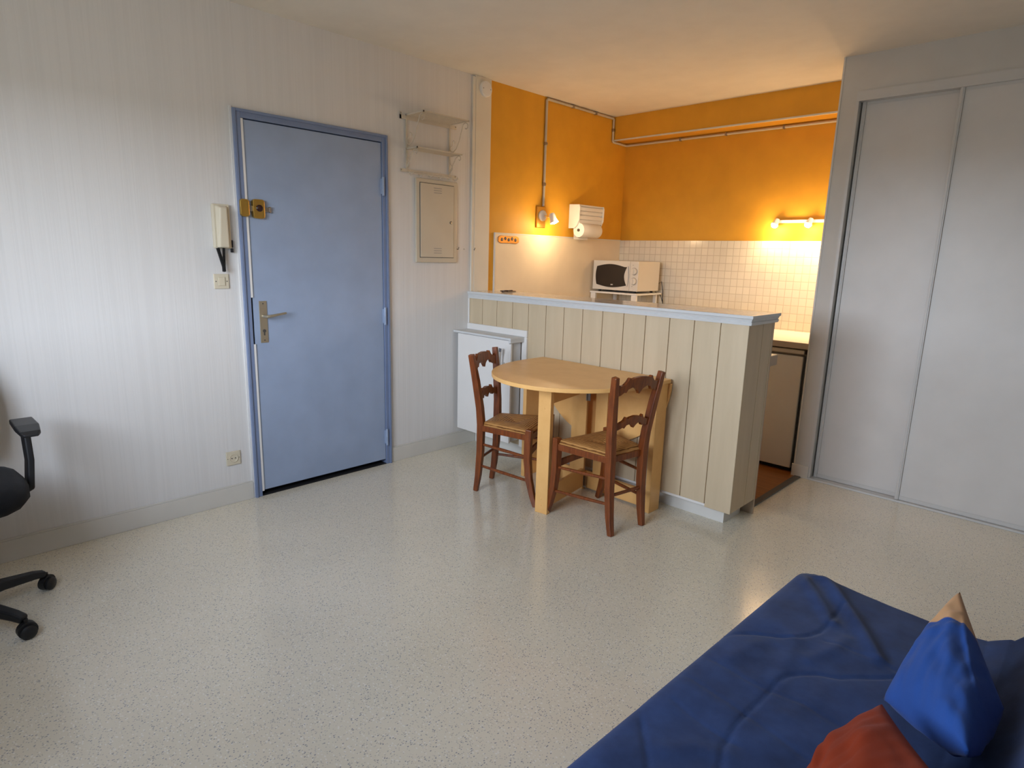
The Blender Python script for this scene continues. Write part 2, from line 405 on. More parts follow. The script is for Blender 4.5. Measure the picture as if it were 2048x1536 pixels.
# brass rim lock
def rplate(y0, y1, z0_, z1_, xa, xb, n=4, r=.014):
    P = []
    for cy, cz, a0 in ((y1 - r, z1_ - r, 0), (y0 + r, z1_ - r, 90), (y0 + r, z0_ + r, 180), (y1 - r, z0_ + r, 270)):
        for k in range(n + 1):
            a = math.radians(a0 + 90 * k / n); P.append((cy + r * math.cos(a), cz + r * math.sin(a)))
    return MB().prism(P, lambda a, b, t: (t, a, b), xa, xb)
dpart('lock_keeper', rplate(.0, .047, 1.563, 1.652, .016, .038), M['brass'], bevel=.003)
lk = dpart('lock_case', rplate(.068, .131, 1.557, 1.656, .008, .034), M['brass'], bevel=.003)
m = MB(); m.lathe([(0, 0), (.017, 0), (.018, .004), (.013, .007), (.012, .016), (.006, .018), (0, .018)], (.034, .101, 1.610), 'x', 20)
dpart('cylinder', m, M['shell'], lk, smooth=True)
m = B(.014, .026, .045, .070, 1.592, 1.622); m.box(.012, .022, .131, .170, 1.594, 1.618); m.box(.012, .027, .160, .168, 1.590, 1.622)
dpart('bolt', m, M['metal'], lk, bevel=.002)

# ------------------------------------------------------------------ sliding closet doors
def slider(name, xa, xb, y, label):
    root = struct(name, B(xa + .018, xb - .018, y, y + .012, .035, 2.325), M['slidewhite'], label)
    for nm, a, b, c, d_ in (('stile', xa, xa + .02, .014, 2.335), ('stile', xb - .02, xb, .014, 2.335)):
        m = B(a, b, y - .012, y + .018, c, d_); m.box(a + .006, a + .014, y - .015, y - .012, c, d_)
        m.build(nm, M['alu'], root, bevel=.002)
    B(xa + .02, xb - .02, y - .004, y + .015, .014, .037).build('bottom_rail', M['alu'], root)
    B(xa + .02, xb - .02, y - .002, y + .015, 2.32, 2.335).build('top_rail', M['alu'], root)
    return root
slider('door_2', 2.108, 2.66, 2.835, 'white sliding closet door, the rear panel beside the kitchen')
slider('door_3', 2.590, 3.40, 2.798, 'white sliding closet door, the front panel')
slider('door_4', 3.32, 3.85, 2.835, 'white sliding closet door at the far right')

# ------------------------------------------------------------------ bar counter
bar = thing('bar_counter', 'cream plank-clad breakfast bar with a white tiled top', 'bar counter', (1.04, 1.78, 0))
m = MB()
xs = [0.0, .142, .29, .442, .590, .744, .894, 1.042, 1.191, 1.341, 1.488, 1.640, 1.787, 1.935, XE]
g = .0022
for a, b in zip(xs, xs[1:]):
    m.box(a + (g if a else 0), b - (g if b < XE else 0), YF, YF + .012, .105 if b < XE else .088, 1.092)
m.box(0, XE - .012, YF + .0085, YF + .02, .11, 1.092)
part('plank_cladding', m, M['plank'], bar, bevel=.0015, seg=1)
m = MB()
for a, b in ((YF + .0122, 1.797), (1.801, 1.915), (1.919, 1.935)): m.box(XE - .012, XE, a + .0, b, .09, 1.092)
m.box(XE - .02, XE - .006, YF + .0125, 1.93, .095, 1.092)
part('end_cladding', m, M['plank'], bar, bevel=.0015, seg=1)
part('core', B(.0, XE - .02, YF + .02, 1.93, .11, 1.09), M['white'], bar)
m = B(0, 2.022, 1.694, 1.72, 0, .11); m.box(2.0, 2.022, 1.72, 1.90, 0, .11)
part('plinth', m, M['white'], bar)
part('plinth_strip', B(0.6, 2.035, YF + .006, YF + .03, .088, .104), M['plastic'], bar, bevel=.003)
part('back_panel', B(.0, XE - .003, 1.935, 1.952, 0, 1.092), M['counter_edge'], bar)
def slab_mold(y, s):   # stepped moulding
    return [(y - s * .0, 1.0905), (y - s * .008, 1.0905), (y - s * .010, 1.104), (y - s * .006, 1.108), (y - s * .012, 1.122), (y - s * .016, 1.124), (y - s * .016, ZB - .002), (y, ZB - .002)]
tp = part('bar_top', B(0.0, 2.088, YF, 1.945, 1.0925, ZB), M['bartop'], bar)
m = MB()
P = [(-.001, 1.0905), (.008, 1.0905), (.0105, 1.104), (.006, 1.108), (.012, 1.122), (.0165, 1.125), (.0165, ZB + .001), (-.001, ZB + .001)]
m.prism([(a, b) for a, b in P], lambda a, b, t: ((t + a) if t > 1 else 0.0, YF - a, b), 0, 2.088)
m.prism([(a, b) for a, b in P], lambda a, b, t: (2.088 + a, (t - a) if t < 1.8 else (t + a), b), YF, 1.945)
sub('edge_moulding', m, M['slabedge'], tp)
# white angle trim where the cladding meets the cabinet
m = MB(); m.box(.0, .595, YF - .016, YF, .868, .912); m.box(.551, .595, YF - .016, YF, .10, .868); m.box(0, .012, YF - .01, YF, .912, 1.09)
part('cabinet_surround', m, M['plastic'], bar, bevel=.003)

# low wall cabinet at the left of the bar
cb = thing('wall_cabinet', 'shallow white cabinet on the bar front in the corner, behind the left chair', 'cabinet', (.3, 1.55, .15))
part('carcass', B(.03, .545, 1.512, YF - .016, .15, .845), M['slabedge'], cb)
fd = part('front_panel', B(.03, .562, 1.497, 1.512, .147, .848), M['plastic'], cb, bevel=.002)
m = B(.0, .575, 1.480, YF - .001, .853, .868); m.box(.565, .575, 1.480, YF - .001, .835, .853); m.box(.555, .565, 1.480, 1.492, .83, .853)
part('top_board', m, M['slabedge'], cb, bevel=.002)
m = MB(); m.rectbar([(.500, 1.492, .655), (.500, 1.462, .69), (.503, 1.458, .74), (.508, 1.452, .775), (.512, 1.45, .80)], [(.012, .006), (.012, .007), (.014, .008), (.022, .008), (.026, .006)], ref=(1, 0, 0))
m.box(.488, .512, 1.488, 1.498, .64, .70)
sub('handle', m, M['chrome'], fd, bevel=.002)

# things on the bar
m = MB()
for k, (yc) in enumerate((1.805, 1.855)):
    m.tube([(.185 + .019 * math.cos(a), yc + .024 * math.sin(a), ZB + .008 + .005 * math.cos(a)) for a in [i * math.pi / 8 for i in range(17)]], .003, 6)
m.tube([(.19, 1.828, ZB + .011), (.19, 1.833, ZB + .011)], .0025, 6)
m.tube([(.172, 1.775, ZB + .008), (.175, 1.85, ZB + .010), (.18, 1.915, ZB + .005)], .0035, 6)
m.tube([(.182, 1.78, ZB + .004), (.190, 1.86, ZB + .004), (.186, 1.918, ZB + .004)], .0035, 6)
top('eyeglasses', m, M['shell'], 'small dark folded eyeglasses lying on the bar top near the wall', 'eyeglasses', smooth=True)

# ------------------------------------------------------------------ kitchen: worktops, fridge
wt = thing('kitchen_worktop', 'brightly lit white kitchen worktop above the small fridge', 'worktop', (1.0, 3.1, .85))
part('slab', B(0.0, XP - .001, YC + .006, YK - .009, .856, .891), M['counter'], wt, bevel=.002)
part('front_edge', B(0.0, XP - .001, YC - .002, YC + .006, .853, .8915), M['counter_edge'], wt)  # edge in shade, darkened by its colour
bc = thing('base_cabinet', 'white base cabinet below the kitchen worktop, left of the fridge', 'cabinet', (.7, 3.1, .004))
part('carcass', B(.01, 1.43, 2.84, YK - .02, .10, .852), M['plastic'], bc)
part('plinth', B(.01, 1.43, 2.88, YK - .05, .004, .10), M['counter_edge'], bc)
for a, b in ((.015, .48), (.485, .95), (.955, 1.425)):
    dd = part('door', B(a, b, 2.822, 2.84, .11, .85), M['fridge'], bc, bevel=.002)
    sub('handle', B((a + b) / 2 - .05, (a + b) / 2 + .05, 2.806, 2.822, .80, .81), M['metal'], dd)
sc = thing('worktop_shelf', 'end of the lower pale worktop attached behind the bar', 'worktop', (1.5, 2.1, .82))
part('slab', B(.0, 2.004, 1.954, 2.245, .815, .875), M['counter_edge'], sc, bevel=.002)
part('laminate_top', B(.0, 2.0, 1.954, 2.24, .875, .8765), M['counter'], sc)
part('support_cabinet', B(.01, 1.80, 1.956, 2.20, .004, .815), M['fridge'], sc)
fr = thing('fridge', 'small cream under-counter fridge in the kitchen', 'fridge', (1.71, 3.1, 0))
part('body', B(1.458, 1.958, 2.86, 3.40, .02, .812), M['fridge'], fr, bevel=.004)
part('door', B(1.458, 1.958, 2.806, 2.855, .035, .800), M['fridge'], fr, bevel=.006)
m = B(1.456, 1.962, 2.800, 3.40, .815, .842)
part('worktop_trim', m, M['fridgetop'], fr, bevel=.005)
part('base_strip', B(1.47, 1.95, 2.84, 2.86, .006, .03), M['black'], fr)
for x in (1.5, 1.92):
    for y in (2.9, 3.35): part('foot', MB().lathe([(0, 0), (.016, 0), (.016, .016), (0, .016)], (x, y, .004), 'z', 12), M['black'], fr)

# microwave stand and microwave
st = thing('microwave_stand', 'small white shelf unit standing on the worktop under the microwave', 'shelf', (.25, 3.2, .891))
part('top_shelf', B(.012, .50, 3.045, 3.43, 1.098, 1.112), M['plastic'], st, bevel=.002)
part('lower_shelf', B(.03, .485, 3.06, 3.42, .930, .942), M['plastic'], st, bevel=.002)
for x in (.018, .44):
    for y in (3.05, 3.392): part('leg', B(x, x + .05 if y < 3.2 else x + .03, y, y + .022, .891, 1.098), M['plastic'], st, bevel=.002)
mw = thing('microwave', 'white microwave oven with a dark rounded window and two dials', 'microwave', (.25, 3.2, 1.12))
part('casing', B(.030, .488, 3.075, 3.395, 1.130, 1.377), M['mwhite'], mw, bevel=.004)
part('front_panel', B(.028, .490, 3.058, 3.075, 1.130, 1.378), M['mwhite'], mw, bevel=.003)
# window: curved barrel outline
def mwx(a): return .028 + a * .462
def mwz(b): return 1.130 + b * .248
wp = []
for k in range(13):
    t_ = k / 12; wp.append((.09 + t_ * .67, .80 + .085 * math.sin(math.pi * min(1, t_ * 1.1))))
for k in range(1, 12):
    t_ = k / 12; wp.append((.76 - .055 * math.sin(math.pi * t_), .80 - t_ * .62))
for k in range(13):
    t_ = k / 12; wp.append((.76 - t_ * .67, .18 - .085 * math.sin(math.pi * (1 - t_))))
for k in range(1, 12):
    t_ = k / 12; wp.append((.09 - .025 * math.sin(math.pi * t_), .18 + t_ * .62))
md_ = MB().prism([(mwx(a), mwz(b)) for a, b in wp], lambda a, b, t: (a, t, b), 3.0555, 3.060)
win = part('window', md_, M['glass'], mw)
m = MB()
for k, (dx, w_) in enumerate(((0, .004), (.008, .006), (.018, .004))): m.box(mwx(.42) + dx, mwx(.42) + dx + w_, 3.0548, 3.0556, mwz(.17), mwz(.17) + .009)
sub('logo', m, M['plastic'], win)
m = MB(); m.tube([(mwx(.775 + .02 * math.cos(a)) , 3.052, mwz(.49 + .33 * math.sin(a))) for a in [math.pi / 2 - math.pi * i / 12 for i in range(13)]], .0045, 8)
part('door_handle', m, M['mwhite'], mw, smooth=True)
part('door_seam', B(mwx(.825), mwx(.828), 3.0565, 3.0590, 1.132, 1.376), M['greymark'], mw)
for z in (.66, .335):
    m = MB(); m.lathe([(0, 0), (.031, 0), (.031, -.003), (0, -.003)], (mwx(.915), 3.0585, mwz(z)), 'y', 28)
    kn = part('dial', m, M['greymark'], mw)
    m = MB(); m.lathe([(0, -.003), (.0275, -.003), (.025, -.014), (0, -.015)], (mwx(.915), 3.0585, mwz(z)), 'y', 28)
    m.box(mwx(.915) - .002, mwx(.915) + .002, 3.040, 3.045, mwz(z) - .02, mwz(z) + .02, )
    sub('knob', m, M['mwhite'], kn, smooth=True)
for z in (.86, .16): part('print_mark', B(mwx(.88), mwx(.892), 3.0572, 3.0582, mwz(z), mwz(z) + .004), M['darkmark'], mw)
for x in (.08, .44):
    for y in (3.1, 3.36): part('foot', MB().lathe([(0, 0), (.012, 0), (.012, .019), (0, .019)], (x, y, 1.112), 'z', 12), M['black'], mw)
m = MB(); m.tube([(.470, 3.395, 1.18), (.500, 3.42, 1.21), (.512, 3.43, 1.13), (.520, 3.43, 1.0), (.515, 3.43, .93), (.510, 3.435, .8945)], .0035, 8)
m.tube([(.44, 3.425, 1.118), (.49, 3.435, 1.09), (.515, 3.44, 1.02), (.50, 3.44, .95), (.48, 3.445, .8945)], .003, 8)
part('power_cord', m, M['black'], mw, smooth=True)

# ------------------------------------------------------------------ kitchen wall fittings
m = MB()
m.tube([(.012, 2.387, 1.785), (.012, 2.387, 2.565), (.012, 2.395, 2.573), (.012, 3.255, 2.573), (.012, 3.262, 2.565), (.012, 3.262, 2.392), (.012, 3.270, 2.384), (.012, 3.46, 2.380), (.020, 3.468, 2.379), (1.985, 3.468, 2.379)], .0095, 10)
pp = tag(m.build('cable_pipe', M['pipe'], smooth=True), 'thin grey conduit pipe running around the ochre kitchen walls', 'pipe')
for a in ((.006, 2.387, 2.25), (.006, 2.387, 1.95), (.006, 2.7, 2.573), (.006, 3.0, 2.573), (.006, 3.262, 2.48)):
    B(0, .024, a[1] - .013, a[1] + .013, a[2] - .012, a[2] + .012).build('clip', M['metal'], pp, bevel=.004)
for x in (.55, .95, 1.4): B(x - .008, x + .008, 3.455, YK, 2.366, 2.392).build('clip', M['metal'], pp, bevel=.004)

wl = thing('wall_spotlight', 'lit white spotlight on a small wooden board, beside the paper towel dispenser', 'lamp', (.0, 2.364, 1.70))
part('back_board', B(0, .018, 2.315, 2.412, 1.619, 1.781), M['brass'], wl, bevel=.003)
part('rose', MB().lathe([(0, 0), (.042, 0), (.040, .012), (.025, .022), (0, .024)], (.018, 2.372, 1.712), 'x', 24), M['plastic'], wl, smooth=True)
part('arm', MB().tube([(.04, 2.372, 1.712), (.075, 2.376, 1.700), (.10, 2.385, 1.705)], .006, 8), M['chrome'], wl, smooth=True)
ax = V((.35, .05, -.93)).normalized(); c = V((.105, 2.39, 1.715))
hd = part('lamp_head', MB().lathe([(0, -.012), (.020, -.012), (.024, 0), (.026, .03), (.034, .055), (.034, .062), (.030, .062), (.024, .04), (0, .04)], c, ax, 20), M['plastic'], wl, smooth=True)
sub('bulb', MB().lathe([(0, .041), (.020, .042), (.024, .052), (.018, .066), (0, .072)], c, ax, 16), M['bulb'], hd, smooth=True)
lp = c + ax * .085
spot(lp, lp + V((.30, -.02, -1)), 2.5, 150, .9, .03); glow(lp + V((.05, 0, 0)), 6.5)

tr = thing('spotlight_bar', 'white wall bar carrying lit spotlights on the ochre kitchen back wall', 'lamp', (1.7, 3.45, 1.70))
part('track', B(1.425, 1.975, 3.44, 3.462, 1.690, 1.712), M['plastic'], tr, bevel=.003)
for x in (1.47, 1.93): part('mount', B(x - .01, x + .01, 3.462, YK, 1.693, 1.709), M['plastic'], tr)
for x, e_, g_ in ((1.433, 5, 3.6), (1.675, 7, 3.2), (1.90, 22, 4.5)):
    c = V((x + .006, 3.425, 1.705)); ax = V((-.28, -.35, -.9)).normalized()
    if x > 1.8: ax = V((.0, -.1, -1)).normalized()
    part('swivel', MB().lathe([(0, 0), (.008, 0), (.008, .02), (0, .02)], (x + .006, 3.44, 1.70), V((0, -1, 0)), 10), M['chrome'], tr)
    hd = part('lamp_head', MB().lathe([(0, -.015), (.014, -.015), (.018, 0), (.022, .02), (.027, .028), (.027, .032), (.022, .031), (0, .026)], c, ax, 18), M['plastic'], tr, smooth=True)
    sub('bulb', MB().lathe([(0, .028), (.019, .029), (.024, .040), (.016, .052), (0, .056)], c, ax, 14), M['bulb'], hd, smooth=True)
    lp = c + ax * .075
    spot(lp, lp + V((-.05 if x < 1.8 else .0, -.10, -1)), e_, 140, .8, .025); glow(lp + V((0, -.05, 0)), g_)

pd = thing('paper_towel_dispenser', 'white wall-mounted kitchen roll dispenser with slotted front', 'dispenser', (0, 2.89, 1.73))
prof = [(.0, 1.826), (.105, 1.822), (.112, 1.80), (.108, 1.70), (.085, 1.655), (.06, 1.632), (0, 1.632)]
for y0, y1 in ((2.722, 2.737), (3.048, 3.063)): part('side_cheek', MB().prism(prof, lambda a, b, t: (a, t, b), y0, y1), M['plastic'], pd, bevel=.003)
m = MB(); m.box(.004, .10, 2.737, 3.048, 1.806, 1.822)
for za, zb, xo in ((1.775, 1.804, .108), (1.742, 1.770, .104), (1.706, 1.736, .106), (1.672, 1.702, .100)): m.box(.09, xo, 2.737, 3.048, za, zb)
m.box(.085, .092, 2.737, 3.048, 1.67, 1.806)
part('front_cover', m, M['plastic'], pd, bevel=.003)
m = MB(); m.lathe([(.0, 2.735), (.012, 2.735), (.012, 3.05), (0, 3.05)], (.095, 0, 1.618), 'y', 12); part('spindle', m, M['darkmark'], pd)
m = MB(); m.lathe([(.016, 2.742), (.056, 2.742), (.057, 2.745), (.057, 2.990), (.056, 2.992), (.016, 2.992)], (.095, 0, 1.618), 'y', 36)
m.prism([(.040, 1.60), (.0415, 1.60), (.047, 1.545), (.045, 1.543)], lambda a, b, t: (a, t, b), 2.745, 2.93)
top('paper_towel_roll', m, M['paper'], 'white paper towel roll held by the dispenser on the ochre wall', 'paper towel', smooth=True)

# brass key plaque
P = []
for k in range(40):
    a = 2 * math.pi * k / 40; ca, sa = math.cos(a), math.sin(a)
    P.append((2.007 + .111 * (abs(ca) ** .45) * (1 if ca > 0 else -1), 1.5145 + .0285 * (abs(sa) ** .4) * (1 if sa > 0 else -1) * (1 + .06 * math.cos(6 * a))))
pq = top('brass_plaque', MB().prism(P, lambda a, b, t: (t, a, b), .008, .015), M['plaque'], 'small polished brass plaque at the corner of the splashback', 'plaque', bevel=.003)
m = MB()
for k in range(5): m.lathe([(.0, 0), (.014, 0), (.010, .005), (0, .006)], (.0135, 1.935 + .036 * k, 1.518 + (.004 if k % 2 else -.004)), 'x', 12)
m.build('embossing', M['strip'], pq, smooth=True)

# ------------------------------------------------------------------ things on the papered wall
ic = thing('intercom_handset', 'cream wall intercom handset with a coiled black cord', 'intercom', (0, -.095, 1.5))
part('base', B(0, .026, -.138, -.052, 1.396, 1.618), M['ivory'], ic, bevel=.006)
m = MB(); m.hexa([(.026, -.128, 1.398), (.026, -.066, 1.398), (.050, -.072, 1.402), (.050, -.122, 1.402), (.026, -.128, 1.612), (.026, -.066, 1.612), (.058, -.078, 1.598), (.058, -.110, 1.598)])
part('handset', m, M['ivory'], ic, bevel=.006)
part('button', B(.004, .024, -.0525, -.044, 1.402, 1.440), M['black'], ic, bevel=.001)
part('button', B(.004, .024, -.0525, -.044, 1.362 + .015, 1.398), M['black'], ic, bevel=.001)
pts = []
for i in range(260):
    t_ = i / 259; c_ = V((.035, -.128 + .030 * t_, 1.398 - .118 * t_)) if t_ < .8 else V((.035, -.104 + .004 * (t_ - .8), 1.3036 - .118 * (t_ - .8)))
    a = t_ * 2 * math.pi * 24; r_ = .0075
    pts.append(c_ + V((r_ * math.cos(a), r_ * math.sin(a), 0)))
m = MB(); m.tube(pts, .0024, 5)
pts = [V((.030 + .004 * math.cos(2 * math.pi * 20 * i / 160), -.100 + .006 * math.sin(2 * math.pi * 20 * i / 160) + .004 * (i / 160), 1.28 + .12 * i / 160)) for i in range(161)]
m.tube(pts, .0024, 5)
part('coiled_cord', m, M['blackp'], ic, smooth=True)

def plate(name, y0, y1, z0_, z1_, label, cat): 
    t = thing(name, label, cat, (0, (y0 + y1) / 2, (z0_ + z1_) / 2)); part('cover_plate', B(0, .009, y0, y1, z0_, z1_), M['ivory'], t, bevel=.003); return t
sw = plate('light_switch', -.148, -.072, 1.190, 1.266, 'square ivory light switch below the intercom', 'switch')
part('rocker', B(.009, .014, -.127, -.093, 1.206, 1.250), M['ivory'], sw, bevel=.002)
for y in (-.138, -.082): part('screw', MB().lathe([(0, 0), (.003, 0), (.002, .001), (0, .001)], (.009, y, 1.228), 'x', 8), M['darkmark'], sw)
so = plate('wall_socket', -.150, -.073, .222, .300, 'square ivory power socket low on the papered wall, left of the blue door', 'socket')
m = MB(); m.lathe([(0, 0), (.024, 0), (.024, .004), (.021, .004), (.019, .001), (0, .001)], (.009, -.1115, .261), 'x', 28); sp_ = part('well', m, M['ivory'], so, smooth=True)
m = MB()
for dy in (-.0095, .0095): m.lathe([(0, 0), (.003, 0), (.003, .001), (0, .001)], (.0102, -.1115 + dy, .261), 'x', 10)
for dy in (-.031, .031): m.lathe([(0, 0), (.002, 0), (.002, .001), (0, .001)], (.009, -.1115 + dy, .261), 'x', 8)
part('holes', m, M['black'], so)

eb = thing('fuse_box', 'cream metal fuse box with small louvres beside the blue door', 'fuse box', (0, 1.32, 1.6))
m = MB(); m.box(0, .016, 1.143, 1.495, 1.338, 1.876)
part('frame', m, M['cream'], eb, bevel=.006)
part('door_gap', B(.016, .0175, 1.172, 1.462, 1.370, 1.850), M['darkmark'], eb)
dr = part('door', B(.016, .022, 1.1755, 1.4585, 1.3735, 1.8465), M['cream'], eb, bevel=.002)
for z in (1.822, 1.807, 1.792, 1.432, 1.417, 1.402): sub('louvre', B(.0215, .0228, 1.285, 1.352, z - .0022, z + .0022), M['greymark'], dr)
m = MB(); m.lathe([(0, 0), (.010, 0), (.010, .003), (.006, .005), (0, .005)], (.022, 1.432, 1.607), 'x', 16); sub('lock', m, M['metal'], dr, smooth=True)

# wrought iron wall shelf
ws = thing('iron_wall_shelf', 'cream painted wrought iron wall shelf with scrolls above the fuse box', 'shelf', (0, 1.255, 2.07))
for z0_, z1_ in ((2.214, 2.238), (1.900, 1.920)):
    m = B(.004, .008, 1.030, 1.486, z0_, z1_)
    b_ = part('back_rail', m, M['iron'], ws)
    for y in (1.036, 1.48):
        sub('eyelet', MB().lathe([(0, 0), (.005, 0), (.004, .004), (0, .005)], (.006, y, z1_ + (.008 if z0_ > 2 and y < 1.2 else -.008)), 'x', 12), M['metal'], b_)
m = MB(); m.box(.004, .008, 1.030, 1.040, 2.214, 2.256); part('back_rail', m, M['iron'], ws)
for y in (1.078, 1.430):
    part('upright', B(.003, .010, y - .005, y + .005, 1.905, 2.235), M['iron'], ws)
    m = MB()
    pts = [(.010 + .0, 2.055), (.012, 2.06)]
    def spiral(c, r0, a0, turns, n, sgn=1): return [(c[0] + r0 * (1 - .62 * i / n) * math.cos(a0 + sgn * turns * 2 * math.pi * i / n), c[1] + r0 * (1 - .62 * i / n) * math.sin(a0 + sgn * turns * 2 * math.pi * i / n)) for i in range(n + 1)]
    s1 = spiral((.172, 2.205), .022, math.pi * .85, 1.1, 18, -1)
    s2 = spiral((.040, 2.125), .024, -math.pi * .2, 1.1, 18, 1)
    path = s2[::-1] + [(.055, 2.085), (.035, 2.068), (.045, 2.062)] if False else None
    cv = [(.062, 2.112), (.060, 2.128), (.048, 2.135), (.036, 2.125), (.034, 2.105), (.016, 2.098), (.012, 2.085), (.022, 2.066), (.045, 2.062), (.075, 2.08), (.105, 2.125), (.125, 2.18), (.145, 2.225), (.170, 2.232), (.188, 2.218), (.188, 2.200), (.172, 2.192), (.162, 2.200)]
    m.tube([(a, y, b) for a, b in cv], .003, 6)
    cv2 = [(.010, 1.935), (.030, 1.960), (.045, 1.985), (.075, 2.022), (.100, 2.034), (.118, 2.028), (.122, 2.012), (.110, 2.004), (.100, 2.012)]
    m.tube([(a, y, b) for a, b in cv2], .003, 6)
    cv3 = [(.012, 2.02), (.016, 1.99), (.034, 1.972), (.04, 1.955), (.028, 1.945), (.014, 1.93)]
    m.tube([(a, y, b) for a, b in cv3], .0025, 6)
    part('scroll_bracket', m, M['iron'], ws, smooth=True)
m = MB()
for a, b in ((.012, .018), (.186, .192)): m.box(a, b, 1.070, 1.438, 2.236, 2.244)
for y in (1.070, 1.432): m.box(.012, .192, y, y + .006, 2.236, 2.244)
for k in range(11): m.box(.024 + k * .0145, .0275 + k * .0145, 1.074, 1.434, 2.238, 2.242)
for k in range(23): m.box(.014, .19, 1.082 + k * .0153, 1.0845 + k * .0153, 2.2395, 2.2435)
part('top_grille', m, M['iron'], ws)
m = MB()
for a, b in ((.012, .018), (.122, .128)): m.box(a, b, 1.070, 1.438, 2.036, 2.044)
for y in (1.070, 1.432): m.box(.012, .128, y, y + .006, 2.036, 2.044)
for k in range(7): m.box(.024 + k * .0135, .0275 + k * .0135, 1.074, 1.434, 2.038, 2.042)
for k in range(23): m.box(.014, .126, 1.082 + k * .0153, 1.0845 + k * .0153, 2.0395, 2.0435)
part('middle_grille', m, M['iron'], ws)
m = MB(); m.tube([(.06, 1.06, 1.893), (.06, 1.46, 1.893)], .0045, 8)
for y in (1.085, 1.16, 1.24, 1.32, 1.40, 1.45):
    m.tube([(.008, y, 1.905), (.04, y, 1.880), (.06, y, 1.886), (.068, y, 1.90)], .003, 6)
part('hook_rail', m, M['iron'], ws, smooth=True)

m = MB(); m.lathe([(0, 0), (.052, 0), (.052, .014), (.046, .020), (0, .022)], (.016, 1.738, 2.515), 'x', 32)
jb = top('junction_cover', m, M['plastic'], 'round white junction cover at the top of the pale pier', 'junction box', smooth=True)
for dy in (-.034, .034): MB().lathe([(0, 0), (.004, 0), (.003, .002), (0, .002)], (.0365, 1.738 + dy, 2.515), 'x', 8).build('screw', M['greymark'], jb)
for y, z, lb in ((1.503, 1.434, 'tiny dark wall hook just right of the fuse box'), (1.655, 1.434, 'tiny dark wall hook beside the cable duct')):
    m = MB(); m.tube([(0, y, z), (.018, y, z - .004), (.022, y + .004, z + .012)], .0022, 6)
    top('wall_hook', m, M['black'], lb, 'hook', 'hooks near the fuse box')
m = MB(); m.lathe([(0, 0), (.004, 0), (.003, .004), (0, .004)], (0, 1.572, 1.434), 'x', 8)
top('wall_screw', m, M['metal'], 'tiny pale screw between the two dark wall hooks', 'screw')

# ------------------------------------------------------------------ drop-leaf table
tb = thing('drop_leaf_table', 'beech drop-leaf table with a half-oval raised leaf against the bar', 'table', (1.22, 1.35, 0))
cx, a_, b_ = 1.22, .47, .575; ys = 1.43
rim = [(cx + a_, 1.606), (cx + a_, ys)]
for k in range(1, 48):
    t_ = math.pi * k / 48; rim.append((cx + a_ * math.copysign(abs(math.cos(t_)) ** .97, math.cos(t_)), ys - b_ * math.sin(t_) ** .97))
rim += [(cx - a_, ys), (cx - a_, 1.606)]
part('tabletop', MB().prism(rim, lambda x, y, t: (x, y, t), .738, .760), M['beech'], tb, bevel=.003)
drop = [(cx - a_, .732)] + [(cx - a_ * math.cos(math.pi * k / 40), .725 - .42 * math.sin(math.pi * k / 40)) for k in range(41)] + [(cx + a_, .732)]
part('dropped_leaf', MB().prism(drop, lambda x, z, t: (x, t, z), 1.6075, 1.6235), M['beech'], tb, bevel=.002)
part('leg', B(.772, .800, 1.405, 1.596, 0, .738), M['beech'], tb, bevel=.002)
part('leg', B(1.645, 1.676, 1.497, 1.602, 0, .738), M['beech'], tb, bevel=.002)
part('apron', B(.800, 1.645, 1.535, 1.555, .635, .738), M['beech'], tb, bevel=.002)
part('stretcher', B(.800, 1.645, 1.528, 1.550, .012, .115), M['beech'], tb, bevel=.002)
part('centre_stile', B(1.085, 1.195, 1.512, 1.528, .0, .66), M['beech'], tb, bevel=.002)
part('centre_stile', B(1.262, 1.345, 1.512, 1.534, .115, .66), M['beech'], tb, bevel=.002)
# gate
gt = thing('gate', None, None)
gt.parent = None
o_, d_ = V((1.19, 1.50, 0)), (V((1.262, 1.066, 0)) - V((1.19, 1.50, 0)))
ang = math.atan2(d_.y, d_.x); G = Matrix.Translation(o_) @ Matrix.Rotation(ang, 4, 'Z'); L_ = d_.length
bpy.data.objects.remove(gt)
gp = part('gate_leg', MB().box(L_ - .018, L_ + .015, -.042, .036, 0, .738, G), M['beech'], tb, bevel=.002)
sub('rail', MB().box(.0, L_ - .018, -.006, .016, .62, .738, G), M['beech'], gp, bevel=.002)
sub('rail', MB().box(.0, L_ - .018, -.006, .016, .025, .14, G), M['beech'], gp, bevel=.002)
for z in (.69, .085, .045, .60): sub('screw_cap', MB().lathe([(0, 0), (.005, 0), (.004, .0015), (0, .002)], G @ V((L_ + .015, -.004, z)), G.to_3x3() @ V((1, 0, 0)), 10), M['beech'], gp)
for z in (.055, .60):
    m = B(1.196, 1.222, 1.507, 1.512, z - .035, z + .035); m.lathe([(0, -.035), (.005, -.035), (.005, .035), (0, .035)], (1.198, 1.506, z), 'z', 10)
    part('hinge', m, M['metal'], tb)

